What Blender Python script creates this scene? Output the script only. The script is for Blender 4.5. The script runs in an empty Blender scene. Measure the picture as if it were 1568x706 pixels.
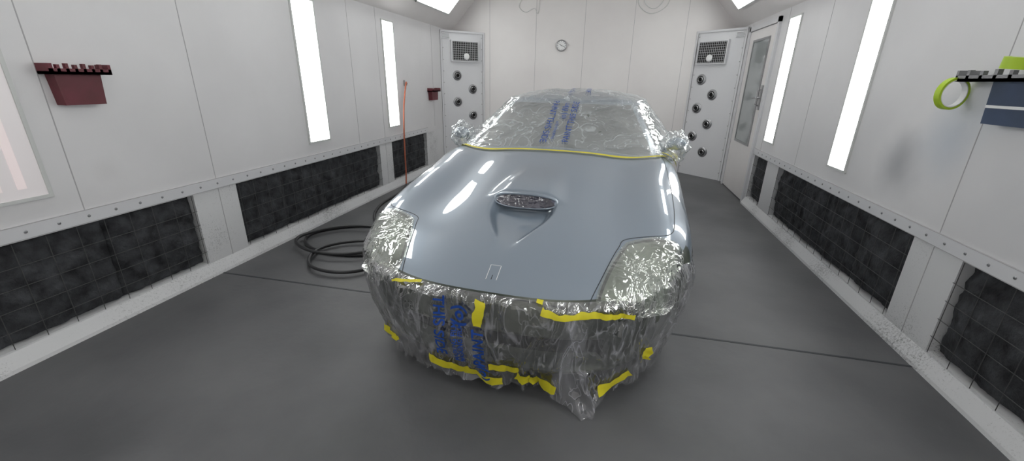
import bpy, bmesh, math, random, numpy as np
from mathutils import Vector, Matrix, noise
from mathutils.bvhtree import BVHTree
random.seed(4)
sc=bpy.context.scene
sc.view_settings.view_transform='Standard'
XL,XR,YB,YF=-2.978,1.86,7.9,-2.0
ZT,ZC=2.33,2.9
# ---------------------------------------------------------------- materials
def mat(name,col=(.8,.8,.8),rough=.5,metal=0,coat=0,spec=.5,emis=None,es=0):
    m=bpy.data.materials.new(name);m.use_nodes=True
    b=m.node_tree.nodes['Principled BSDF']
    b.inputs['Base Color'].default_value=(*col,1);b.inputs['Roughness'].default_value=rough
    b.inputs['Metallic'].default_value=metal;b.inputs['Coat Weight'].default_value=coat
    b.inputs['Coat Roughness'].default_value=.015;b.inputs['Specular IOR Level'].default_value=spec
    if emis: b.inputs['Emission Color'].default_value=(*emis,1);b.inputs['Emission Strength'].default_value=es
    return m
def N(m,t,**k):
    n=m.node_tree.nodes.new(t)
    for a,v in k.items(): setattr(n,a,v)
    return n
def L(m,a,b): m.node_tree.links.new(a,b)
def noise_mat(name,c1,c2,scale=5,rough=.5,bump=0,bs=40,metal=0,coat=0,detail=6,lo=.3,hi=.7):
    m=mat(name,c1,rough,metal,coat);b=m.node_tree.nodes['Principled BSDF']
    tc=N(m,'ShaderNodeTexCoord');n=N(m,'ShaderNodeTexNoise');n.inputs['Scale'].default_value=scale;n.inputs['Detail'].default_value=detail
    r=N(m,'ShaderNodeValToRGB');r.color_ramp.elements[0].color=(*c1,1);r.color_ramp.elements[1].color=(*c2,1)
    r.color_ramp.elements[0].position=lo;r.color_ramp.elements[1].position=hi
    L(m,tc.outputs['Object'],n.inputs['Vector']);L(m,n.outputs['Fac'],r.inputs[0]);L(m,r.outputs[0],b.inputs['Base Color'])
    if bump:
        n2=N(m,'ShaderNodeTexNoise');n2.inputs['Scale'].default_value=bs;n2.inputs['Detail'].default_value=4
        bp=N(m,'ShaderNodeBump');bp.inputs['Strength'].default_value=bump;bp.inputs['Distance'].default_value=.01
        L(m,tc.outputs['Object'],n2.inputs['Vector']);L(m,n2.outputs['Fac'],bp.inputs['Height']);L(m,bp.outputs[0],b.inputs['Normal'])
    return m
def wall_mat(name,spots,c1=(.74,.73,.74),c2=(.67,.66,.67)):
    """white enamel with faint grime + overspray dirt spots at world positions"""
    m=noise_mat(name,c1,c2,1.3,.38,.05,8)
    b=m.node_tree.nodes['Principled BSDF']
    src=b.inputs['Base Color'].links[0].from_socket
    geo=N(m,'ShaderNodeNewGeometry')
    for (c,r,col,st) in spots:
        mp=N(m,'ShaderNodeVectorMath',operation='DISTANCE');mp.inputs[1].default_value=c
        nz=N(m,'ShaderNodeTexNoise');nz.inputs['Scale'].default_value=3.5
        L(m,geo.outputs['Position'],nz.inputs['Vector'])
        ad=N(m,'ShaderNodeMath',operation='MULTIPLY_ADD');ad.inputs[1].default_value=.2;L(m,nz.outputs['Fac'],ad.inputs[0])
        L(m,geo.outputs['Position'],mp.inputs[0]);L(m,mp.outputs['Value'],ad.inputs[2])
        mr=N(m,'ShaderNodeMapRange',interpolation_type='SMOOTHSTEP');mr.inputs['From Min'].default_value=.07;mr.inputs['From Max'].default_value=r+.12
        mr.inputs['To Min'].default_value=st;mr.inputs['To Max'].default_value=0
        L(m,ad.outputs[0],mr.inputs['Value'])
        mx=N(m,'ShaderNodeMix',data_type='RGBA');mx.inputs['B'].default_value=(*col,1)
        L(m,mr.outputs[0],mx.inputs['Factor']);L(m,src,mx.inputs['A']);src=mx.outputs['Result']
    L(m,src,b.inputs['Base Color'])
    return m
def speck_mat(name,base,dark,scale,p0,p1):
    m=mat(name,base,.5);b=m.node_tree.nodes['Principled BSDF']
    tc=N(m,'ShaderNodeTexCoord');n=N(m,'ShaderNodeTexNoise');n.inputs['Scale'].default_value=scale;n.inputs['Detail'].default_value=8;n.inputs['Roughness'].default_value=.8
    n2=N(m,'ShaderNodeTexNoise');n2.inputs['Scale'].default_value=1.7
    mu=N(m,'ShaderNodeMath',operation='MULTIPLY_ADD');mu.inputs[1].default_value=.6
    L(m,tc.outputs['Object'],n.inputs[0]);L(m,tc.outputs['Object'],n2.inputs[0]);L(m,n2.outputs['Fac'],mu.inputs[0]);L(m,n.outputs['Fac'],mu.inputs[2])
    r=N(m,'ShaderNodeValToRGB');r.color_ramp.elements[0].color=(*base,1);r.color_ramp.elements[1].color=(*dark,1)
    r.color_ramp.elements[0].position=p0;r.color_ramp.elements[1].position=p1
    L(m,mu.outputs[0],r.inputs[0]);L(m,r.outputs[0],b.inputs['Base Color'])
    return m
def film_mat(name,diff,tint=(1,1,1),d0=.06,d1=.3,g0=.10,g1=.4,sc_=7,stretch=(1,1,1),rough=.10,dist=.012,haze=.15):
    """thin clear plastic: transparent + mirror-like gloss + slight milky scatter, with fine creases"""
    m=bpy.data.materials.new(name);m.use_nodes=True
    nt=m.node_tree;nt.nodes.remove(nt.nodes['Principled BSDF']);out=nt.nodes['Material Output']
    tc=N(m,'ShaderNodeTexCoord');mp=N(m,'ShaderNodeMapping');mp.inputs['Scale'].default_value=stretch
    L(m,tc.outputs['Object'],mp.inputs['Vector'])
    w=N(m,'ShaderNodeTexNoise');w.inputs['Scale'].default_value=2.5;L(m,mp.outputs[0],w.inputs['Vector'])
    va=N(m,'ShaderNodeVectorMath',operation='MULTIPLY_ADD');va.inputs[1].default_value=(.6,.6,.6)
    L(m,w.outputs['Color'],va.inputs[0]);L(m,mp.outputs[0],va.inputs[2])
    hs=[]
    for s in (sc_,sc_*2.9):
        n=N(m,'ShaderNodeTexNoise');n.inputs['Scale'].default_value=s;n.inputs['Detail'].default_value=2;n.inputs['Distortion'].default_value=.3
        L(m,va.outputs[0],n.inputs['Vector'])
        a=N(m,'ShaderNodeMath',operation='SUBTRACT');a.inputs[1].default_value=.5;L(m,n.outputs['Fac'],a.inputs[0])
        c=N(m,'ShaderNodeMath',operation='ABSOLUTE');L(m,a.outputs[0],c.inputs[0]);hs.append(c)
    s=N(m,'ShaderNodeMath',operation='MULTIPLY_ADD');s.inputs[1].default_value=.4
    L(m,hs[1].outputs[0],s.inputs[0]);L(m,hs[0].outputs[0],s.inputs[2])
    bp=N(m,'ShaderNodeBump');bp.inputs['Strength'].default_value=1;bp.inputs['Distance'].default_value=dist;bp.invert=True
    L(m,s.outputs[0],bp.inputs['Height'])
    mn=N(m,'ShaderNodeMath',operation='MINIMUM');L(m,hs[0].outputs[0],mn.inputs[0]);L(m,hs[1].outputs[0],mn.inputs[1])
    def mrange(src,a,b_,c,d):
        r=N(m,'ShaderNodeMapRange');r.inputs['From Min'].default_value=a;r.inputs['From Max'].default_value=b_
        r.inputs['To Min'].default_value=c;r.inputs['To Max'].default_value=d;L(m,src,r.inputs['Value']);return r.outputs[0]
    tr=N(m,'ShaderNodeBsdfTransparent');tr.inputs[0].default_value=(*tint,1)
    gl=N(m,'ShaderNodeBsdfGlossy');gl.inputs['Roughness'].default_value=rough;gl.inputs['Color'].default_value=(1,1,1,1);L(m,bp.outputs[0],gl.inputs['Normal'])
    df=N(m,'ShaderNodeBsdfDiffuse');df.inputs['Color'].default_value=(*diff,1);L(m,bp.outputs[0],df.inputs['Normal'])
    lw=N(m,'ShaderNodeLayerWeight');lw.inputs['Blend'].default_value=.3;L(m,bp.outputs[0],lw.inputs['Normal'])
    g=mrange(lw.outputs['Facing'],0,1,g0,g1)
    hz=N(m,'ShaderNodeTexNoise');hz.inputs['Scale'].default_value=sc_*.6;hz.inputs['Detail'].default_value=5;L(m,va.outputs[0],hz.inputs['Vector'])
    m1=N(m,'ShaderNodeMixShader');L(m,g,m1.inputs[0]);L(m,tr.outputs[0],m1.inputs[1]);L(m,gl.outputs[0],m1.inputs[2])
    hzr=mrange(hz.outputs['Fac'],.5,.7,0,haze)
    ad=N(m,'ShaderNodeMath',operation='ADD');L(m,mrange(mn.outputs[0],0,.018,d1,d0),ad.inputs[0]);L(m,hzr,ad.inputs[1])
    m2=N(m,'ShaderNodeMixShader');L(m,ad.outputs[0],m2.inputs[0]);L(m,m1.outputs[0],m2.inputs[1]);L(m,df.outputs[0],m2.inputs[2])
    L(m,m2.outputs[0],out.inputs['Surface'])
    return m
M={}
M['wallL']=wall_mat('white_wall_enamel_left',[((XL,1.9,.95),.1,(.5,.48,.47),.2)])
M['wallR']=wall_mat('white_wall_enamel_right',[((XR,3.2,1.03),.26,(.25,.26,.28),.65),((XR,2.85,1.24),.30,(.42,.48,.56),.55),((XR,2.62,1.42),.25,(.45,.5,.56),.35),((XR,2.2,.95),.5,(.45,.46,.48),.25),((XR,3.6,1.25),.4,(.5,.5,.52),.25)])
M['wall']=wall_mat('white_wall_enamel',[],(.76,.735,.725),(.70,.67,.665))
M['pillar']=speck_mat('white_panel_overspray',(.70,.70,.71),(.2,.2,.2),110,.89,1.0)
M['base']=speck_mat('white_base_dirty',(.66,.66,.67),(.22,.22,.22),80,.84,1.0)
M['trim']=mat('white_trim',(.66,.66,.68),.4)
M['seam']=mat('seam_grey',(.42,.41,.42),.6)
M['screw']=mat('screw_metal',(.3,.3,.31),.35,.8)
M['light']=mat('lit_diffuser',(.9,.9,.9),.3,emis=(.97,1,.98),es=7.)
M['tube']=mat('lit_tube',(1,1,1),.3,emis=(1,1,1),es=12)
M['lightdim']=mat('dim_diffuser',(.7,.66,.67),.3,emis=(1,.95,.95),es=.15)
M['tubedim']=mat('dim_tube',(.8,.7,.7),.3,emis=(1,.85,.85),es=.25)
M['frame']=mat('fixture_frame',(.6,.61,.6),.4)
M['filter']=noise_mat('black_filter_fibre',(.010,.010,.012),(.065,.068,.075),11,.95,1.,60,detail=12)
M['wire']=mat('grid_wire',(.09,.09,.09),.5,.4)
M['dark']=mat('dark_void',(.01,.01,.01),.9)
M['paint']=mat('silver_blue_paint',(.255,.31,.375),.3,.3,1.)
M['paint'].node_tree.nodes['Principled BSDF'].inputs['Coat IOR'].default_value=2.2
M['primer']=noise_mat('bumper_grey',(.03,.038,.03),(.14,.15,.125),2.2,.4,lo=.42,hi=.58)
M['glass']=mat('car_glass',(.13,.14,.135),.1,0,.5)
M['rubber']=mat('black_rubber',(.02,.02,.02),.6)
M['rim']=mat('alloy',(.4,.4,.42),.3,.9)
M['tape']=noise_mat('yellow_tape',(.75,.66,.03),(.62,.55,.02),12,.5)
M['gap']=mat('shut_line',(.03,.035,.04),.6)
M['filmw']=film_mat('clear_film_windshield',(.75,.8,.82),(.97,.98,.98),.07,.34,.12,.7,3.5,(1,1,1),.07,.03,.14)
M['filmb']=film_mat('clear_film_bumper',(.68,.68,.74),(.95,.95,.93),.03,.30,.12,1.0,3.2,(1.7,1.2,.5),.07,.065,.20)
M['filmh']=film_mat('clear_film_headlight',(.66,.70,.66),(.85,.88,.82),.05,.22,.16,.8,6,(1,1,1),.06,.04,.12)
M['foil']=film_mat('scoop_film',(.55,.52,.64),(.45,.42,.55),.05,.2,.12,.5,10,(1,1,1),.08,.02,.12)
M['lamp']=noise_mat('headlight_lens',(.09,.105,.085),(.36,.39,.34),5,.3,0)
M['scoopin']=mat('scoop_interior',(.03,.03,.045),.5)
M['blue']=mat('blue_print',(.008,.06,.32),.5)
M['red']=noise_mat('dark_red_metal',(.15,.02,.035),(.10,.015,.02),8,.5)
M['hold']=noise_mat('blue_metal',(.03,.055,.12),(.02,.04,.08),8,.5)
M['hosed']=mat('black_hose',(.03,.03,.032),.45)
M['hoseo']=mat('red_hose',(.38,.10,.05),.45)
M['steel']=mat('steel',(.35,.35,.36),.3,.8)
M['doorglass']=mat('door_glass',(.33,.35,.35),.12,0,.3)
M['green']=mat('green_tape',(.42,.6,.03),.5)
M['face']=mat('clock_face',(.8,.8,.8),.5)
# ---------------------------------------------------------------- mesh helpers
def mesh(name,vs,fs,mats,idx=None,smooth=False,parent=None,merge=0):
    me=bpy.data.meshes.new(name);me.from_pydata([tuple(map(float,v)) for v in vs],[],fs)
    for m in (mats if isinstance(mats,list) else [mats]): me.materials.append(m)
    if idx is not None: me.polygons.foreach_set('material_index',idx)
    if smooth: me.polygons.foreach_set('use_smooth',[True]*len(me.polygons))
    if merge:
        bm=bmesh.new();bm.from_mesh(me);bmesh.ops.remove_doubles(bm,verts=bm.verts,dist=merge);bm.to_mesh(me);bm.free()
    me.update();o=bpy.data.objects.new(name,me);sc.collection.objects.link(o)
    if parent: o.parent=parent
    return o
def empty(name,loc=(0,0,0),rz=0):
    o=bpy.data.objects.new(name,None);sc.collection.objects.link(o);o.location=loc;o.rotation_euler=(0,0,rz);return o
class MB:
    def __init__(s): s.v=[];s.f=[];s.m=[]
    def box(s,a,b,mi=0,T=None):
        x0,y0,z0=a;x1,y1,z1=b;n=len(s.v)
        P=[(x0,y0,z0),(x1,y0,z0),(x1,y1,z0),(x0,y1,z0),(x0,y0,z1),(x1,y0,z1),(x1,y1,z1),(x0,y1,z1)]
        if T: P=[tuple(T@Vector(p)) for p in P]
        s.v+=P
        for q in [(0,3,2,1),(4,5,6,7),(0,1,5,4),(1,2,6,5),(2,3,7,6),(3,0,4,7)]: s.f.append([n+i for i in q]);s.m.append(mi)
    def lathe(s,prof,seg,mi=0,T=None,closed=False):
        n=len(s.v);k=len(prof)
        for j in range(seg):
            a=2*math.pi*j/seg
            for r,z in prof:
                p=Vector((r*math.cos(a),r*math.sin(a),z));s.v.append(tuple(T@p) if T else tuple(p))
        for j in range(seg):
            for i in range(k if closed else k-1):
                a=n+j*k+i;b=n+j*k+(i+1)%k;c=n+((j+1)%seg)*k+(i+1)%k;d=n+((j+1)%seg)*k+i
                s.f.append([a,d,c,b]);s.m.append(mi)
    def tube(s,pts,r,mi=0,seg=8,closed=False):
        pts=[Vector(p) for p in pts];n=len(s.v);K=len(pts);up=Vector((0,0,1))
        rs=r if isinstance(r,list) else [r]*K
        for i,p in enumerate(pts):
            a=pts[(i-1)%K] if (closed or i>0) else p;b=pts[(i+1)%K] if (closed or i<K-1) else p
            t=(b-a).normalized();q=up if abs(t.dot(up))<.95 else Vector((1,0,0))
            u=t.cross(q).normalized();w=u.cross(t)
            for j in range(seg):
                an=2*math.pi*j/seg;s.v.append(tuple(p+(u*math.cos(an)+w*math.sin(an))*rs[i]))
        for i in range(K if closed else K-1):
            for j in range(seg):
                a=n+i*seg+j;b=n+i*seg+(j+1)%seg;c=n+((i+1)%K)*seg+(j+1)%seg;d=n+((i+1)%K)*seg+j
                s.f.append([a,b,c,d]);s.m.append(mi)
    def obj(s,name,mats,smooth=False,parent=None):
        return mesh(name,s.v,s.f,mats,s.m,smooth,parent)
def auto_smooth(o,deg=35):
    o.data.polygons.foreach_set('use_smooth',[True]*len(o.data.polygons))
    try: o.data.set_sharp_from_angle(angle=math.radians(deg))
    except Exception: pass
def catmull(pts,n=10,closed=False):
    P=[Vector(p) for p in pts];K=len(P);out=[]
    for i in range(K if closed else K-1):
        g=lambda j:P[j%K] if closed else P[max(0,min(K-1,j))]
        a,b,c,d=g(i-1),g(i),g(i+1),g(i+2)
        for k in range(n):
            t=k/n;out.append(.5*((2*b)+(c-a)*t+(2*a-5*b+4*c-d)*t*t+(3*b-a-3*c+d)*t**3))
    if not closed: out.append(P[-1])
    return out
# ---------------------------------------------------------------- room
fl=noise_mat('grey_floor_paint',(.078,.079,.083),(.135,.136,.14),1.2,.5,.12,25,detail=13,lo=.33,hi=.68)
fl.node_tree.nodes['Principled BSDF'].inputs['Specular IOR Level'].default_value=.4
b=MB();b.box((XL-.15,YF-.1,-.1),(XR+.15,YB+.1,0));b.obj('floor',[fl])
b=MB();b.box((XL,2.43,0),(XR,2.445,.002));b.obj('trim_1',[M['gap']])
RZ0,RZ1=.665,.735   # rail
BZ=.105
ventsL=[(-1.6,-.3,),(.06,2.385),(2.765,5.07),(5.40,6.585)]
ventsR=[(-1.6,-.3),(.15,2.46),(2.84,5.085),(5.45,5.92)]
def sidewall(name,X,sg,vents,m,seams):
    b=MB()
    def bx(x0,y0,z0,x1,y1,z1,mi=0): b.box((min(x0,x1),y0,z0),(max(x0,x1),y1,z1),mi)
    o=X+sg*.1
    bx(X,YF,RZ0-.01,o,YB,ZT)
    y=YF
    for a,c in vents: bx(X,y,0,o,a,RZ0-.01,1);y=c
    bx(X,y,0,o,YB,RZ0-.01,1)
    for a,c in vents:
        bx(X,a,0,o,c,BZ,1);bx(o-sg*.02,a,BZ,o,c,RZ0,2)
    for s in seams: bx(X-sg*.0015,s-.0025,0 if s in (2.6,2.67,5.23) else RZ1,X,s+.0025,ZT,3)
    b.obj(name,[m,M['pillar'],M['dark'],M['seam']])
    b=MB()
    bx(X-sg*.012,YF,RZ0,X,vents[-1][1]+.05,RZ1)
    bx(X-sg*.0125,YF,RZ0-.004,X,vents[-1][1]+.05,RZ0,1);bx(X-sg*.0125,YF,RZ1,X,vents[-1][1]+.05,RZ1+.003,1)
    y=YF+.1
    while y<vents[-1][1]:
        T=Matrix.Translation((X-sg*.012,y,(RZ0+RZ1)/2))@Matrix.Rotation(-sg*math.pi/2,4,'Y')
        b.lathe([(0,.005),(.006,.004),(.009,0)],10,2,T);y+=.145
    return b
seL=[-.8,.35,1.72,2.6,4.62,5.23,6.95];seR=[-.8,.4,1.5,2.67,4.72,5.77]
b=sidewall('wall_left',XL,-1,ventsL,M['wallL'],seL);b.obj('trim_2',[M['trim'],M['seam'],M['screw']])
b=sidewall('wall_right',XR,1,ventsR,M['wallR'],seR);b.obj('trim_3',[M['trim'],M['seam'],M['screw']])
for nm,X,sg,ye in (('baseboard_left',XL,-1,7.2),('baseboard_right',XR,1,5.95)):
    b=MB()
    v=[(X-sg*.05,YF,0),(X-sg*.045,YF,.02),(X,YF,BZ-.01),(X,YF,0)];w=[(p[0],ye,p[2]) for p in v]
    b.v=v+w;b.f=[[0,1,5,4],[1,2,6,5],[0,3,2,1],[4,5,6,7],[0,4,7,3]];b.m=[0]*5
    b.obj(nm,[M['base']])
b=MB();b.box((XL-.1,YB,0),(XR+.1,YB+.1,ZC+.1))
for s in (-2.25,-1.41,-.57,.24,1.07): b.box((s-.003,YB-.0015,0),(s+.003,YB,ZC),1)
b.obj('wall_back',[M['wall'],M['seam']])
b=MB();b.box((XL-.1,YF-.1,0),(XR+.1,YF,ZC+.1));b.obj('wall_front',[M['wall']])
SI=.52
b=MB();b.box((XL+SI,YF,ZC),(XR-SI,YB,ZC+.06))
for X,s in ((XL,1),(XR,-1)):
    n=len(b.v);P=[(X,YF,ZT),(X+s*SI,YF,ZC),(X+s*SI,YF,ZC+.06),(X-s*.06,YF,ZT)]
    b.v+=P+[(p[0],YB,p[2]) for p in P]
    for q in [(0,1,5,4),(1,2,6,5),(2,3,7,6),(3,0,4,7)]: b.f.append([n+i for i in q]);b.m.append(0)
b.obj('ceiling',[M['wall']])
ang=math.atan2(ZC-ZT,SI)
for X,s in ((XL,1),(XR,-1)):
    for yc in (-1.,1.1,3.05,5.0,6.62):
        c=Vector((X+s*SI*.5,yc,(ZT+ZC)/2))
        ex=Vector((s*math.cos(ang),0,math.sin(ang)));ez=Vector((s*math.sin(ang),0,-math.cos(ang)))
        c=c+ex*.08
        T=Matrix.Identity(4)
        for i in range(3): T[i][0]=ex[i];T[i][1]=(0,1,0)[i];T[i][2]=ez[i];T[i][3]=c[i]
        b=MB();hw,hl=.20,.62
        b.box((-hw,-hl,.002),(hw,hl,.02),0,T)
        b.box((-hw+.02,-hl+.02,.02),(hw-.02,hl-.02,.024),1,T)
        b.box((-hw,-hl,.02),(-hw+.02,hl,.035),0,T);b.box((hw-.02,-hl,.02),(hw,hl,.035),0,T)
        b.box((-hw,-hl,.02),(hw,-hl+.02,.035),0,T);b.box((-hw,hl-.02,.02),(hw,hl,.035),0,T)
        b.obj('ceiling_light',[M['frame'],M['light']])
def wall_light(X,sg,y0,y1,z0=.87,z1=2.2,dim=False):
    b=MB()
    def bx(d0,ya,za,d1,yb,zb,mi): b.box((min(X-sg*d0,X-sg*d1),ya,za),(max(X-sg*d0,X-sg*d1),yb,zb),mi)
    f=.018
    bx(0,y0,z0,.006,y1,z1,1)
    bx(0,y0-f,z0-f,.014,y0,z1+f,0);bx(0,y1,z0-f,.014,y1+f,z1+f,0);bx(0,y0,z0-f,.014,y1,z0,0);bx(0,y0,z1,.014,y1,z1+f,0)
    for t in ((.3,.7) if not dim else (.25,.5,.75)):
        yy=y0+(y1-y0)*t;bx(.006,yy-.018,z0+.05,.010,yy+.018,z1-.05,2)
    b.obj('wall_light',[M['frame'],M['lightdim' if dim else 'light'],M['tubedim' if dim else 'tube']])
wall_light(XL,-1,1.2,1.585,dim=True)
for y0,y1 in ((3.73,4.04),(5.37,5.65),(-1.,-.7)): wall_light(XL,-1,y0,y1)
for y0,y1 in ((.9,1.3),(3.78,4.05),(5.40,5.69),(-1.,-.7)): wall_light(XR,1,y0,y1)
def filt(X,sg,y0,y1):
    npad=max(1,round((y1-y0)/.58));b=MB();pw=(y1-y0)/npad
    for p in range(npad):
        ny,nz=40,36;n=len(b.v);ya=y0+p*pw
        for i in range(ny+1):
            for j in range(nz+1):
                u=i/ny;v=j/nz;y=ya+u*pw;z=BZ+.005+v*(RZ0-BZ-.02)
                e=min(1,5*min(u,1-u))**.5*min(1,7*min(v,1-v))**.4
                d=.060-.046*e-.03*e*noise.noise(Vector((y*4,z*4,X)))-.014*noise.noise(Vector((y*11,z*14,X)))-.010*noise.noise(Vector((y*28,z*28,X)))
                b.v.append((X+sg*max(d,-.003),y,z))
        for i in range(ny):
            for j in range(nz):
                a=n+i*(nz+1)+j;b.f.append([a,a+1,a+nz+2,a+nz+1]);b.m.append(0)
    k=int((y1-y0)/.145)+1
    for i in range(k):
        y=y0+.02+(y1-y0-.04)*i/max(1,k-1);b.tube([(X-sg*.005,y,BZ),(X-sg*.005,y,RZ0-.01)],.002,1,5)
    for z in (.2,.31,.42,.53): b.tube([(X-sg*.005,y0,z),(X-sg*.005,y1,z)],.002,1,5)
    b.obj('exhaust_filter',[M['filter'],M['wire']],True)
for a,c in ventsL: filt(XL,-1,a,c)
for a,c in ventsR: filt(XR,1,a,c)
# ---------------------------------------------------------------- corner towers
def tower(pw,pb,cor,ue,uo,g0,g1):
    e=empty('air_blower_tower')
    pw=Vector((*pw,0));pb=Vector((*pb,0));cor=Vector((*cor,0));H=2.3
    V=[pw,pb,cor];v=[(p.x,p.y,0) for p in V]+[(p.x,p.y,H) for p in V]
    mesh('column',v,[[0,1,4,3],[1,2,5,4],[2,0,3,5],[3,4,5],[0,2,1]],M['trim'],parent=e)
    ex=(pb-pw);W=ex.length;ex.normalize();mid=(pw+pb)/2;nrm=Vector((ex.y,-ex.x,0))
    if nrm.dot(mid-cor)<0: nrm=-nrm
    T=Matrix.Identity(4)
    for i in range(3): T[i][0]=ex[i];T[i][1]=(0,0,1)[i];T[i][2]=nrm[i];T[i][3]=pw[i]
    b=MB()
    b.box((.0,.0,0),(.03,H,.015),0,T);b.box((W-.03,0,0),(W,H,.015),0,T);b.box((0,H-.03,0),(W,H,.02),0,T)
    for x in (.03,W-.03): b.box((x-.003,0,.001),(x+.003,H,.016),4,T)
    g0*=W;g1*=W;z0,z1=1.80,2.15
    b.box((g0,z0,0),(g1,z1,.05),0,T);b.box((g0+.02,z0+.02,.05),(g1-.02,z1-.02,.055),2,T)
    for i in range(15):
        x=g0+.03+(g1-g0-.06)*i/14;b.box((x-.002,z0+.02,.055),(x+.002,z1-.02,.062),1,T)
    for i in range(9):
        z=z0+.03+(z1-z0-.06)*i/8;b.box((g0+.02,z-.002,.055),(g1-.02,z+.002,.064),1,T)
    cT=T@Matrix.Translation(((g0+g1)/2+.02,z0+.09,.055));b.lathe([(0,.022),(.035,.02),(.05,.012),(.055,0)],20,3,cT)
    b.box((.03,2.17,0),(.17,2.25,.012),1,T)
    for i in range(4): b.box((.04,2.18+.018*i,.012),(.16,2.185+.018*i,.016),2,T)
    b.obj('grille',[M['trim'],M['steel'],M['dark'],M['face'],M['seam']],parent=e)
    b=MB()
    for k,z in enumerate((1.57,1.34,1.12,.88,.66,.42)):
        u=W*(ue if k%2==0 else uo)
        nT=T@Matrix.Translation((u,z,0))
        b.lathe([(.085,0),(.083,.008),(.07,.012),(.066,.02),(.058,.022)],28,0,nT)
        b.lathe([(.058,.022),(.05,.004),(.044,.004)],28,2,nT)
        b.lathe([(.044,.004),(.044,.03),(.036,.038),(.03,.03)],28,1,nT)
        b.lathe([(.03,.03),(.026,.012),(0,.012)],28,2,nT)
    o=b.obj('nozzles',[M['steel'],M['steel'],M['dark']],parent=e);auto_smooth(o)
    b=MB()
    for i in range(12):
        for x in (.05,W-.05): b.lathe([(0,.004),(.007,.003),(.009,0)],8,0,T@Matrix.Translation((x,.12+i*.19,0)))
    b.obj('rivets',[M['steel']],parent=e)
tower((XR-.001,7.33),(1.25,YB-.001),(XR-.001,YB-.001),.76,.48,.3,.9)
tower((XL+.001,7.33),(-2.36,YB-.001),(XL+.001,YB-.001),.36,.72,.22,.85)
# ---------------------------------------------------------------- door on the right wall
DY0,DY1=6.04,7.1
e=empty('door_1')
b=MB();x=XR
def rb(d0,y0,z0,d1,y1,z1,mi): b.box((x-max(d0,d1),y0,z0),(x-min(d0,d1),y1,z1),mi)
rb(0,DY0-.06,0,.03,DY0,2.27,0);rb(0,DY1,0,.03,DY1+.06,2.27,0);rb(0,DY0-.06,2.21,.03,DY1+.06,2.27,0)
rb(0,DY0+.01,.02,.018,DY1-.01,2.2,1)
rb(0,DY0,0,.02,DY0+.01,2.21,2);rb(0,DY1-.01,0,.02,DY1,2.21,2)
b.obj('panel',[M['trim'],M['wall'],M['seam']],parent=e)
b=MB();w0,w1,z0,z1=DY0+.2,DY1-.25,.75,2.05
rb(.018,w0,z0,.022,w1,z1,1)
for q in ((w0-.03,z0-.03,w0,z1+.03),(w1,z0-.03,w1+.03,z1+.03),(w0,z0-.03,w1,z0),(w0,z1,w1,z1+.03)): rb(.018,q[0],q[1],.03,q[2],q[3],0)
b.obj('window_pane',[M['steel'],M['doorglass']],parent=e)
b=MB();rb(.018,DY0+.05,1.2,.03,DY0+.11,1.5,0);b.tube([(x-.03,DY0+.08,1.25),(x-.07,DY0+.08,1.27),(x-.07,DY0+.08,1.43),(x-.03,DY0+.08,1.45)],.009,0)
b.tube([(x-.03,DY0+.08,1.35),(x-.075,DY0+.08,1.35),(x-.08,DY0+.2,1.34)],.01,0)
b.obj('handle',[M['steel']],parent=e)
# ---------------------------------------------------------------- clock, cables
e=empty('wall_clock',(-.95,YB,2.09));b=MB();T=Matrix.Rotation(math.pi/2,4,'X')
b.lathe([(.095,0),(.095,.02),(.09,.03),(.08,.03),(.078,.018),(0,.018)],32,0,T);b.obj('case',[M['steel']],True,e)
b=MB();b.lathe([(.078,.0185),(0,.0185)],32,0,T)
for h in range(12):
    a=h*math.pi/6;b.box((-.003,.06,.019),(.003,.074,.02),1,T@Matrix.Rotation(a,4,'Z'))
for a,l in ((.9,.045),(-1.9,.062)): b.box((-.003,-.01,.02),(.003,l,.022),1,T@Matrix.Rotation(a,4,'Z'))
b.obj('dial',[M['face'],M['gap']],parent=e)
b=MB();pts=[(-1.62,YB-.012,2.88),(-1.72,YB-.012,2.72),(-1.6,YB-.012,2.62),(-1.45,YB-.012,2.68),(-1.38,YB-.012,2.6),(-1.36,YB-.012,2.88)]
b.tube(catmull(pts),.004,0,6)
pts=[(.25,YB-.012,2.89),(.3,YB-.012,2.68),(.5,YB-.012,2.57),(.72,YB-.012,2.68),(.76,YB-.012,2.88)]
b.tube(catmull(pts),.005,0,6)
pts=[(.34,YB-.018,2.89),(.38,YB-.018,2.72),(.52,YB-.018,2.64),(.64,YB-.018,2.72),(.68,YB-.018,2.88)];b.tube(catmull(pts),.005,0,6)
b.obj('wall_cable',[M['frame']],True)
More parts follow.
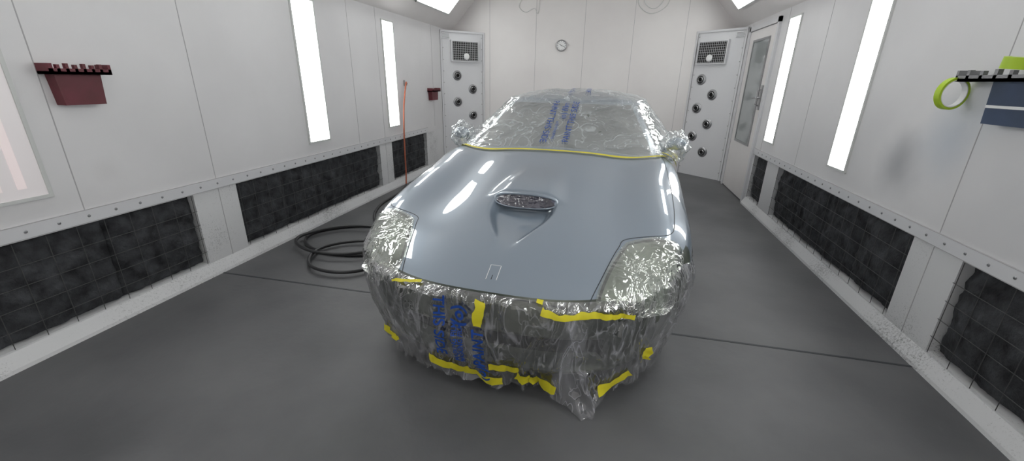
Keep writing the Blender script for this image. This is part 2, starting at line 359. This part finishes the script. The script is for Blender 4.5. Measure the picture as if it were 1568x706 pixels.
# ---------------------------------------------------------------- holders
def holder(X,sg,y0,y1,z0,z1,ext=0):
    b=MB();w=y1-y0
    def bx(d0,ya,za,d1,yb,zb,mi=0): b.box((min(X-sg*d0,X-sg*d1),ya,za),(max(X-sg*d0,X-sg*d1),yb,zb),mi)
    n=len(b.v);d=.07;e0=.002
    P=[(e0,y0+.08*w,z0),(e0,y1-.10*w,z0),(d,y1-.10*w,z0),(d,y0+.08*w,z0),(e0,y0+.03*w,z1-.04),(e0,y1-.05*w,z1-.04),(d,y1-.05*w,z1-.04),(d,y0+.03*w,z1-.04)]
    b.v+=[(X-sg*p[0],p[1],p[2]) for p in P]
    for q in [(0,3,2,1),(4,5,6,7),(0,1,5,4),(1,2,6,5),(2,3,7,6),(3,0,4,7)]: b.f.append([n+i for i in q]);b.m.append(0)
    bx(e0,y0-.02,z1-.045,d+.03,y1+.03+ext,z1-.03,1)
    bx(d+.02,y0-.02,z1-.045,d+.03,y1+.03+ext,z1-.015,1)
    k=6
    for i in range(k):
        yy=y0+(w+ext)*(i+.3)/k;bx(d+.01,yy,z1-.03,d+.03,yy+w*.06,z1+.005+.006*(i%2),1)
    for yy in (y0-.02,y1+.015+ext): bx(e0,yy,z1-.045,d+.03,yy+.015,z1+.01,1)
    return b,bx
b,_=holder(XL,-1,1.74,1.98,1.33,1.535);b.obj('paint_gun_holder',[M['red'],M['red']])
b,_=holder(XL,-1,6.72,7.0,1.17,1.35);b.obj('paint_gun_holder',[M['red'],M['red']])
b,bx=holder(XR,1,2.28,2.62,1.34,1.58,.16);bx(.0705,2.32,1.415,.073,2.59,1.428,2);b.obj('tape_holder',[M['hold'],M['screw'],M['face']])
def roll(loc,R,r,w,m,rot):
    b=MB();T=Matrix.Translation(loc)@rot
    b.lathe([(r,-w/2),(R,-w/2),(R,w/2),(r,w/2)],40,0,T,True);b.lathe([(r-.004,-w/2),(r,-w/2),(r,w/2),(r-.004,w/2)],40,1,T,True)
    o=b.obj('tape_roll',[m,M['face']]);auto_smooth(o)
roll((XR-.09,2.81,1.475),.082,.07,.03,M['green'],Matrix.Rotation(.25,4,'Z')@Matrix.Rotation(math.pi/2,4,'X'))
roll((XR-.075,2.48,1.615),.065,.04,.05,M['green'],Matrix.Rotation(.1,4,'X'))
# ---------------------------------------------------------------- air hose
e=empty('air_hose');b=MB()
up=[(XL+.03,5.9,1.42),(XL+.05,5.87,1.45),(XL+.06,5.82,1.40),(XL+.05,5.74,1.1),(XL+.05,5.68,.6),(XL+.07,5.63,.2),(XL+.1,5.55,.02)]
b.tube(catmull(up),.011,0,10);b.obj('wall_drop',[M['hoseo']],True,e)
b=MB()
pts=[(XL+.1,5.55,.014),(-2.75,5.1,.014),(-2.7,4.5,.014),(-2.5,4.0,.014),(-2.2,3.7,.014)]
def loop(cx,cy,rx,ry,a0,a1,z,n=14,ph=0):
    return [(cx+rx*math.cos(a0+(a1-a0)*i/n)*(1+.05*math.sin(3*i/n*6+ph)),cy+ry*math.sin(a0+(a1-a0)*i/n),z+.004*math.sin(i)) for i in range(n+1)]
pts+=loop(-2.3,3.35,.5,.38,.4,.4+2*math.pi,.016)[1:]
pts+=loop(-2.10,2.95,.36,.34,.6,.6+2*math.pi,.036,ph=2)[1:]
pts+=loop(-2.35,3.25,.45,.36,.5,.5+1.8*math.pi,.055,ph=4)[1:]
pts+=[(-1.9,2.85,.02),(-1.6,3.1,.014),(-1.3,3.6,.014)]
b.tube(catmull(pts,6),.015,0,10);b.obj('floor_coil',[M['hosed']],True,e)
b=MB();T=Matrix.Translation((XL,5.9,1.44))
b.box((0,-.02,-.04),(.006,.02,.04),0,T);b.tube([(XL,5.9,1.41),(XL+.04,5.9,1.41),(XL+.05,5.9,1.44)],.006,0);b.obj('hook',[M['steel']],False,e)
# ---------------------------------------------------------------- CAR (local: nose at origin, +y to the tail)
CL=(-.485,1.60,0);CR=-math.radians(3.2)
car=empty('car',CL,CR);film=empty('masking_film',CL,CR)
W=.965;Y1,Y2=1.0,3.6;NE=4.6
NF,NS,NR=220,120,120
def sp(c,m): return np.sign(c)*np.abs(c)**(2/m)
out=[];spn=[]
al=np.linspace(-np.pi/2,np.pi/2,NF+1)
for a in al: out.append((W*sp(math.sin(a),2.7),Y1-1.0*sp(math.cos(a),2.7)));spn.append((0,Y1))
ys=np.linspace(Y1,Y2,NS+1)[1:-1]
wy=lambda y:W-.05*np.sin(np.pi*(y-Y1)/(Y2-Y1))**2
for y in ys: out.append((wy(y),y));spn.append((0,y))
for a in np.linspace(np.pi/2,-np.pi/2,NR+1): out.append((W*sp(math.sin(a),3.),Y2+.95*sp(math.cos(a),3.)));spn.append((0,Y2))
for y in ys[::-1]: out.append((-wy(y),y));spn.append((0,y))
O=np.array(out);Sp=np.array(spn,float);K=len(O)
tg=np.roll(O,-1,0)-np.roll(O,1,0);NP=np.stack([tg[:,1],-tg[:,0]],1);NP/=np.linalg.norm(NP,axis=1)[:,None]+1e-9
if NP[0:NF].mean(0)[1]>0: NP=-NP
yt=np.linspace(-1,6,1401)
zt=np.interp(yt,[-1,0,.1,.3,.7,1.1,1.5,1.8,2.5,3.5,4.2,4.6,6],[.53,.60,.64,.715,.83,.925,1.005,1.02,.97,.98,.96,.9,.8])
kr=np.exp(-np.linspace(-2,2,81)**2);kr/=kr.sum();zt[40:-40]=np.convolve(zt,kr,'valid')
def ss(a,b,x):
    t=np.clip((x-a)/(b-a),0,1);return t*t*(3-2*t)
def zc(x,y):
    ax=np.abs(x);z=np.interp(y,yt,zt)
    z=z-.035*(ax/.9)**2
    z=z+.060*np.exp(-((ax-.78)/.17)**2)*np.exp(-((y-1.0)/.55)**2)
    z=z+.035*np.exp(-((ax-.87)/.15)**2)*np.exp(-((y-.5)/.3)**2)
    z=z+.085*np.exp(-((ax-.90)/.16)**2)*ss(1.1,1.7,y)*(1-ss(3.8,4.3,y))
    z=z-.024*np.exp(-((ax-.5)/.15)**2)*ss(.3,.8,y)*(1-ss(1.3,1.7,y))
    hw=.04+.155*ss(.24,.66,y)
    dish=-.050*(1-ss(hw*.7,hw*1.02,ax))*ss(.24,.60,y)*(1-ss(.715,.75,y))
    hb=.21-.05*ss(.7,1.2,y)
    bl=.045*(1-ss(hb*.5,hb*1.25,ax))*ss(.71,.755,y)*(1-ss(.78,1.3,y))
    return z+dish+bl
ZM,ZB=.50,.14
TP=.115
def upper(O_,S_,psi):
    rho=np.cos(psi)**(2/NE);k=np.sin(psi)**(2/NE)
    P=S_+rho*(O_-S_);x,y=P[:,0],P[:,1];return np.stack([x,y,ZM+(zc(x,y)-ZM)*k],1)
def lower(O_,S_,t):
    s=1-TP*t**1.6;P=S_+s*(O_-S_);P=P.copy();P[:,1]-=(TP-.085)*t**1.6*np.clip(1-(O_[:,1])/.4,0,1)
    return np.stack([P[:,0],P[:,1],np.full(len(P),ZM-(ZM-ZB)*t)],1)
NU=130;NL=24
rows=[];a_=2.3
rows+= [lower(O,Sp,t) for t in np.linspace(1,0,NL+1)]
rr=[0]*(NL+1)
for i in range(1,NU+1):
    t=i/NU;g=t**a_/(t**a_+(1-t)**a_)
    if i==NU: rows.append(np.stack([Sp[:,0],Sp[:,1],zc(Sp[:,0],Sp[:,1])],1));rr.append(0.001)
    else: rows.append(upper(O,Sp,g*math.pi/2));rr.append(math.cos(g*math.pi/2)**(2/NE))
V=np.array(rows)
x,y,z=V[...,0],V[...,1],V[...,2]
rc=(1-ss(.5,.58,np.abs(x)))*ss(.17,.20,z)*(1-ss(.36,.39,z))*(y<.5);V[...,1]+=.12*rc
R_=V.shape[0];vid=lambda i,j:i*K+(j%K)
faces=[];mi=[]
for i in range(R_-1):
    for j in range(K):
        c=(V[i,j]+V[i+1,(j+1)%K])/2
        if c[2]<.75 and abs(c[0])>.6 and ((c[1]-.98)**2+(c[2]-.33)**2<.36**2 or (c[1]-3.48)**2+(c[2]-.33)**2<.37**2): continue
        faces.append([vid(i,j),vid(i,j+1),vid(i+1,j+1),vid(i+1,j)])
        m_=0
        if c[1]<.75 and rr[i]==0 and i<NL: m_=1
        elif c[1]<.6 and (rr[i]>.962 or rr[i]==0): m_=1
        if rc[i,j]>.6: m_=2
        mi.append(m_)
VV=V.reshape(-1,3)
uc=len(VV);VV=np.vstack([VV,[[0,2.3,ZB]]])
for j in range(K): faces.append([uc,vid(0,j+1),vid(0,j)]);mi.append(2)
mesh('body',VV,faces,[M['paint'],M['primer'],M['dark']],mi,True,car,merge=.0004)
bvB=BVHTree.FromPolygons([Vector(v) for v in VV],faces)
# greenhouse
def ring(a,y0,y1,z,m=3.8,n=160):
    c=(y0+y1)/2;bb=(y1-y0)/2;return [(a*sp(math.sin(q),m),c-bb*sp(math.cos(q),m),z) for q in np.linspace(0,2*np.pi,n,endpoint=False)]
def house(off=0.,spread=0.,n=160,z0=.90):
    rs=[]
    A=(.885,1.56,4.05);B=(.635,2.30,3.35)
    for t in np.linspace(0,1,26):
        z=z0+(1.335-z0)*t;tt=(z-.95)/(1.335-.95)
        a=A[0]+(B[0]-A[0])*(tt**1.1 if tt>0 else tt);y0=A[1]+(B[1]-A[1])*tt;y1=A[2]+(B[2]-A[2])*tt
        f=spread*(1-t)**1.5
        rs.append(ring(a+off+f,y0-off,y1+off+f,z,5-1.2*max(0,tt),n))
    for t in np.linspace(0,1,15)[1:]:
        r=math.cos(t*math.pi/2)
        r=max(r,.001);zz=1.335+off+.08*(1-r**2.4)
        c=(B[1]+B[2])/2;rs.append([(p[0]*r,c+(p[1]-c)*r,zz) for p in rs[25]])
    return rs
rs=house();n=160
hv=[p for r in rs for p in r];hf=[];hm=[]
for i in range(len(rs)-1):
    for j in range(n):
        hf.append([i*n+j,i*n+(j+1)%n,(i+1)*n+(j+1)%n,(i+1)*n+j])
        th=((j+.5)/n*360+45)%90;cor=min(th,90-th)
        m_=0
        if 3<=i<24 and cor>3.5: m_=1
        if 3<=i<24 and abs(((j+.5)/n*360)%180-100)<3: m_=0
        hm.append(m_)
mesh('greenhouse',hv,hf,[M['paint'],M['glass']],hm,True,car)
allv=[Vector(v) for v in VV]+[Vector(v) for v in hv];allf=faces+[[q+len(VV) for q in f] for f in hf]
bvA=BVHTree.FromPolygons(allv,allf)
def top(bv):
    def f(p):
        h=bv.ray_cast(Vector((p[0]+1e-5,p[1],3)),Vector((0,0,-1)));return (h[0],h[1] if h[1].z>0 else -h[1]) if h[0] else (None,None)
    return f
def front(bv):
    def f(p):
        h=bv.ray_cast(Vector((p[0],-2,p[1])),Vector((0,1,0)));return (h[0],h[1] if h[1].y<0 else -h[1]) if h[0] else (None,None)
    return f
def ribbon(b,pts,w,off,pr,mi=0,sub=8,closed=False,rag=0):
    P=catmull([(p[0],p[1],0) for p in pts],sub,closed);n0=None;K2=len(P)
    for i,p in enumerate(P):
        a=P[(i-1)%K2] if closed or i>0 else p;c=P[(i+1)%K2] if closed or i<K2-1 else p
        t=(c-a);t.normalize();q=Vector((-t.y,t.x,0))
        l=[pr(p+q*w*(s+rag*noise.noise(Vector((i*.5,s*3,w*90)))*abs(s))) for s in (-.5,0,.5)]
        if any(k[0] is None for k in l): n0=None;continue
        n=len(b.v);b.v+=[tuple(k[0]+k[1]*off) for k in l]
        if n0 is not None:
            for s in (0,1): b.f.append([n0+s,n0+s+1,n+s+1,n+s]);b.m.append(mi)
        n0=n
pt=top(bvB);b=MB()
for s in (-1,1):
    ribbon(b,[(s*.455,.045),(s*.50,.2),(s*.56,.42),(s*.60,.50),(s*.80,.565),(s*.835,.75),(s*.83,1.1),(s*.81,1.4),(s*.79,1.66)],.0042,.001,pt)
ribbon(b,[(-.455,.045),(-.25,.030),(0,.025),(.25,.030),(.455,.045)],.005,.001,pt)
b.obj('shut_lines',[M['gap']],True,car)
b=MB();ribbon(b,[(-.026,.10),(-.026,.18),(.026,.18),(.026,.10)],.003,.001,pt,0,1,True)
ribbon(b,[(0,.10),(0,.125)],.004,.001,pt,1,1)
b.obj('badge_recess',[M['face'],M['gap']],False,car)
def poly_patch(name,corners,mats,off,amp,par,n=40,border=True):
    c=[Vector((*p,0)) for p in corners];vs=[];fs=[];m=[]
    for i in range(n+1):
        for j in range(n+1):
            u,v=i/n,j/n
            uu,vv=2*u-1,2*v-1;k=.94+.06*(1-(uu*uu)*(vv*vv));k*=1-.08*(uu*vv)**2
            uu=(uu*k+1)/2;vv=(vv*k+1)/2
            p=c[0]*(1-uu)*(1-vv)+c[1]*uu*(1-vv)+c[2]*uu*vv+c[3]*(1-uu)*vv
            h,nn=pt(p);h=h if h else Vector((p.x,p.y,.5));nn=nn or Vector((0,0,1))
            e=min(1,5*min(u,1-u),5*min(v,1-v))
            d=off+amp*(1+noise.noise(Vector((p.x*9,p.y*9,3)))+.7*(1-2.5*abs(noise.noise(Vector((p.x*14,p.y*14,7))))))*e
            vs.append(tuple(h+nn*d))
    for i in range(n):
        for j in range(n):
            a=i*(n+1)+j;fs.append([a,a+n+1,a+n+2,a+1]);m.append(1 if border and (min(i,j)<2 or max(i,j)>n-3) else 0)
    return mesh(name,vs,fs,mats,m,True,par)
for s,nm in ((-1,'r'),(1,'l')):
    C=[(s*.47,.055),(s*.815,.225),(s*.885,.545),(s*.595,.485)]
    poly_patch('headlight_'+nm,C,[M['lamp'],M['gap']],.001,0,car)
    C2=[(s*.46,.045),(s*.825,.21),(s*.90,.56),(s*.585,.495)]
    poly_patch('headlight_film_'+nm,C2,[M['filmh'],M['filmh']],.004,.007,film,80)
# scoop lip, dark throat, film insert
b=MB();lip=[];lr=[]
for q in np.linspace(0,2*np.pi,64,endpoint=False):
    xx=.190*sp(math.cos(q),2.8);vv=sp(math.sin(q),2.2)
    yy=.690+.028*vv+.035*(xx/.18)**2
    zz=.843+.036*vv-.010*(xx/.18)**2
    lip.append((xx,yy,zz));lr.append(.007+.004*max(0,vv)-.0045*max(0,-vv))
nl=len(lip);b.tube(lip,lr,0,10,True);b.obj('scoop_lip',[M['paint']],True,car)
def insert(name,m,par,dep,amp):
    b=MB();c=Vector((0,.703,.845))
    for r in np.linspace(1,0,13):
        for p in lip:
            q=c+(Vector(p)-c)*r;q.y+=dep*(1-r**4)+amp*noise.noise(Vector((q.x*22,r*5,1)));q.z+=amp*.5*noise.noise(Vector((q.x*30,r*7,5)));b.v.append(tuple(q))
    for i in range(12):
        for j in range(nl): b.f.append([i*nl+j,i*nl+(j+1)%nl,(i+1)*nl+(j+1)%nl,(i+1)*nl+j]);b.m.append(0)
    b.obj(name,[m],True,par)
insert('scoop_throat',M['scoopin'],car,.012,0);insert('scoop_film',M['foil'],film,.002,.008)
# wheels
def wheel(nm,x,y):
    b=MB();s=1 if x>0 else -1
    T=Matrix.Translation((x,y,.33))@Matrix.Rotation(s*math.pi/2,4,'Y')
    b.lathe([(.24,-.10),(.31,-.11),(.33,-.09),(.33,.09),(.31,.11),(.24,.10),(.235,0)],48,0,T,True)
    b.lathe([(.235,-.1),(.235,.09),(.245,.1),(.225,.1),(.21,.03)],48,1,T)
    b.lathe([(.21,.03),(.2,-.05),(0,-.05)],48,2,T)
    b.lathe([(.06,.03),(.05,.06),(0,.065)],24,1,T)
    for k in range(5):
        b.box((-.025,.03,.03),(.025,.225,.06),1,T@Matrix.Rotation(k*2*math.pi/5,4,'Z'))
    o=b.obj('wheel_'+nm,[M['rubber'],M['rim'],M['dark']],parent=car);auto_smooth(o)
    b=MB();T=Matrix.Translation((x-s*.05,y,.33))@Matrix.Rotation(s*math.pi/2,4,'Y')
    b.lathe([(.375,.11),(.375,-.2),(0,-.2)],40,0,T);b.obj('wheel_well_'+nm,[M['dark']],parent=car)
for nm,x,y in (('fl',.77,.98),('fr',-.77,.98),('rl',.79,3.48),('rr',-.79,3.48)): wheel(nm,x,y)
for s,nm in ((-1,'r'),(1,'l')):
    b=MB();T=Matrix.Translation((s*.90,1.92,1.06))@Matrix.Diagonal((.075,.055,.05,1))
    b.lathe([(math.sin(a),math.cos(a)) for a in np.linspace(0,math.pi,16)],24,0,T)
    b.tube([(s*.80,1.98,.97),(s*.86,1.94,1.02)],.025,0);b.obj('mirror_'+nm,[M['paint']],True,car)
    vs=[];fs=[];nu,nv=60,40
    for i in range(nu):
        for j in range(nv+1):
            a=2*math.pi*i/nu;p=math.pi*j/nv
            d=Vector((math.cos(a)*math.sin(p),math.sin(a)*math.sin(p),math.cos(p)))
            k=1+.25*noise.noise(d*2.5+Vector((s,0,0)))+.15*abs(noise.noise(d*7))
            vs.append((s*.885+d.x*.10*k,1.92+d.y*.085*k,1.04+d.z*.11*k))
    for i in range(nu):
        for j in range(nv): fs.append([i*(nv+1)+j,i*(nv+1)+j+1,((i+1)%nu)*(nv+1)+j+1,((i+1)%nu)*(nv+1)+j])
    mesh('mirror_film_'+nm,vs,fs,M['filmw'],None,True,film)
# ---- windshield / cabin film
rs=house(.012,.06,320,.985)
fv=[];ff=[];n=320
for i,r in enumerate(rs):
    for j,p in enumerate(r):
        v=Vector(p);c=Vector((0,2.8,1.1));d=(v-c);d.z*=2;d.normalize()
        w=.010*noise.noise(v*4.5)+.012*(1-abs(noise.noise(v*4+Vector((3,1,1))))*3)+.005*(1-abs(noise.noise(v*11))*2.5)
        if i<3: w*=.4
        fv.append(tuple(v+d*(w+.002)))
for i in range(len(rs)-1):
    for j in range(n): ff.append([i*n+j,i*n+(j+1)%n,(i+1)*n+(j+1)%n,(i+1)*n+j])
mesh('cabin_film',fv,ff,M['filmw'],None,True,film)
bvW=BVHTree.FromPolygons([Vector(v) for v in fv],ff)
# ---- bumper film : hangs from the bonnet edge, gathers in vertical folds toward the floor
NV=90;bv=[];bf=[];ks=[k/2 for k in range(-140,2*(NF+70)+1)]
def lerpA(A,k):
    a=int(math.floor(k));f=k-a;return A[a%K]*(1-f)+A[(a+1)%K]*f
def rg(a,b_,c): return .5-abs(noise.noise(Vector((a,b_,c))))*2
for r in range(NV+1):
    t=r/NV
    for k in ks:
        o=lerpA(O,k)[None];s=lerpA(Sp,k)[None];fr=max(0.,1-abs(k-NF/2)/(NF*.42))
        fl_=math.exp(-((k-(NF/2+30))/7.)**2)
        if t<.2:
            rt=.968+.03*(1-ss(0,.3,fr));rho=rt+(1-rt)*(t/.2)
            rho=min(rho,.99999);psi=math.acos(min(1,rho**(NE/2)));p=upper(o,s,psi)[0]
            off=.004+.01*t/.2;tl=0
        else:
            tl=(t-.2)/.8;p=lower(o,s,min(tl,1))[0];rag=.05*noise.noise(Vector((k*.08,3,1)))+.035*noise.noise(Vector((k*.3,1,1)))
            zb=.05+.07*(1-float(ss(0,.55,fr)))
            p[2]=max(ZM-(ZM-zb+rag*(1-fl_)+.05*fl_)*tl,.004+.004*rg(k*.5,2,t*9))
            off=.012+.015*tl+.11*fl_*max(0,tl-.55)/.45
        nx,ny=lerpA(NP,k)
        amp=min(1,t*5);wob=noise.noise(Vector((k*.045,t*2,9)))
        w=amp*(.018*noise.noise(Vector((k*.045,t*1.6,2)))+.022*rg(k*.09+.9*wob,t*2.0,5)+.013*rg(k*.2+1.5*wob,t*3,8)+.005*rg(k*.5,t*8,3)+.030*tl*tl*rg(k*.28+2*wob,t*1.2,14))
        bv.append((p[0]+nx*(off+w),p[1]+ny*(off+w),p[2]))
nk=len(ks)
for r in range(NV):
    for k in range(nk-1): bf.append([r*nk+k,r*nk+k+1,(r+1)*nk+k+1,(r+1)*nk+k])
mesh('bumper_film',bv,bf,M['filmb'],None,True,film)
bvF=BVHTree.FromPolygons([Vector(v) for v in bv],bf)
# ---- printed text
def text(body,size,fn,name,bold=.0):
    cu=bpy.data.curves.new(name,'FONT');cu.body=body;cu.size=size;cu.align_x='CENTER';cu.align_y='CENTER';cu.offset=bold
    o=bpy.data.objects.new(name,cu);sc.collection.objects.link(o)
    dg=bpy.context.evaluated_depsgraph_get();me=bpy.data.meshes.new_from_object(o.evaluated_get(dg))
    bpy.data.objects.remove(o)
    for v in me.vertices:
        q=fn(v.co.x,v.co.y)
        if q is None: return
        v.co=q
    me.materials.clear();me.materials.append(M['blue']);o=bpy.data.objects.new(name,me);sc.collection.objects.link(o);o.parent=film
def wfn(x0,y0,flip=1):
    def f(a,b_):
        h=bvW.ray_cast(Vector((x0-b_*flip,y0+a*flip,3)),Vector((0,0,-1)))
        return h[0]+Vector((0,-.006,.010)) if h[0] else None
    return f
text('PAINT THIS SIDE',.075,wfn(-.12,1.98,-1),'print_1')
text('PAINT THIS SIDE',.075,wfn(.06,1.99,1),'print_2')
text('MASKING FILM',.035,wfn(-.05,1.86,1),'print_3');text('(o) film',.075,wfn(-.02,2.12,1),'print_4')
text('PAINT THIS',.06,wfn(-.03,2.6,1),'print_5');text('THIS SIDE',.06,wfn(.12,2.62,-1),'print_6')
def bfn(x0,z0,flip=1):
    def f(a,b_):
        h=bvF.ray_cast(Vector((x0-b_*flip,-1,z0+a*flip)),Vector((0,1,0)))
        return h[0]+Vector((0,-.016,.0)) if h[0] else None
    return f
text('THIS SIDE',.078,bfn(-.22,.39,-1),'print_7',.0015)
text('MASKING FILM',.036,bfn(-.14,.31),'print_8',.0008);text('MASKING FILM',.036,bfn(-.11,.31),'print_9',.0008)
text('PAINT',.080,bfn(-.02,.30),'print_10',.0015)
text('(o)',.09,bfn(-.12,.47),'print_11',.003);text('(o)',.08,bfn(-.02,.14),'print_12',.003)
# ---- tapes
b=MB();pfr=front(bvF)
cow=[]
for q in np.linspace(-.84,.84,41):
    cow.append((q,1.535+1.245*(1-(1-(abs(q)/.895)**5)**.2)))
ribbon(b,cow,.034,.009,top(bvB),0,3)
def ft(pts,w): ribbon(b,pts,w,.014,pfr,0,8,rag=.5)
ft([(.27,.548),(.36,.535),(.48,.54),(.58,.53),(.66,.522)],.024)
ft([(-.5,.555),(-.35,.572),(-.2,.578)],.007);ft([(-.1,.578),(.1,.578),(.27,.570)],.009)
ft([(-.01,.55),(-.03,.43)],.045)
ft([(-.66,.18),(-.56,.14)],.05);ft([(-.30,.17),(-.2,.14),(-.12,.12)],.05);ft([(-.13,.12),(.08,.10)],.05)
ft([(.02,.20),(.16,.20)],.04);ft([(.15,.16),(.22,.12),(.34,.10)],.055);ft([(.54,.13),(.68,.17)],.05);ft([(.74,.2),(.755,.28)],.045)
ribbon(b,[(.80,1.72),(.85,1.80),(.87,1.9)],.05,.03,top(bvA),0,6)
tape=b.obj('masking_tape',[M['tape']],True);tape.location=CL;tape.rotation_euler=(0,0,CR)
# ---------------------------------------------------------------- camera + world
f_,pi_,ya,ro=634.9,.347,.221,.0184
F=Vector((-math.sin(ya)*math.cos(pi_),math.cos(ya)*math.cos(pi_),-math.sin(pi_)));Rv=Vector((math.cos(ya),math.sin(ya),0));U=Rv.cross(F)
R2=Rv*math.cos(ro)+U*math.sin(ro);U2=-Rv*math.sin(ro)+U*math.cos(ro)
cd=bpy.data.cameras.new('camera');cd.lens=36*f_/1568;cd.sensor_width=36;cd.clip_start=.02
co=bpy.data.objects.new('camera',cd);sc.collection.objects.link(co)
mt=Matrix.Identity(4)
for i in range(3): mt[i][0]=R2[i];mt[i][1]=U2[i];mt[i][2]=-F[i]
mt[2][3]=1.5;co.matrix_world=mt;sc.camera=co
w=bpy.data.worlds.new('world');sc.world=w;w.use_nodes=True;w.node_tree.nodes['Background'].inputs[0].default_value=(.8,.85,.9,1);w.node_tree.nodes['Background'].inputs[1].default_value=.3
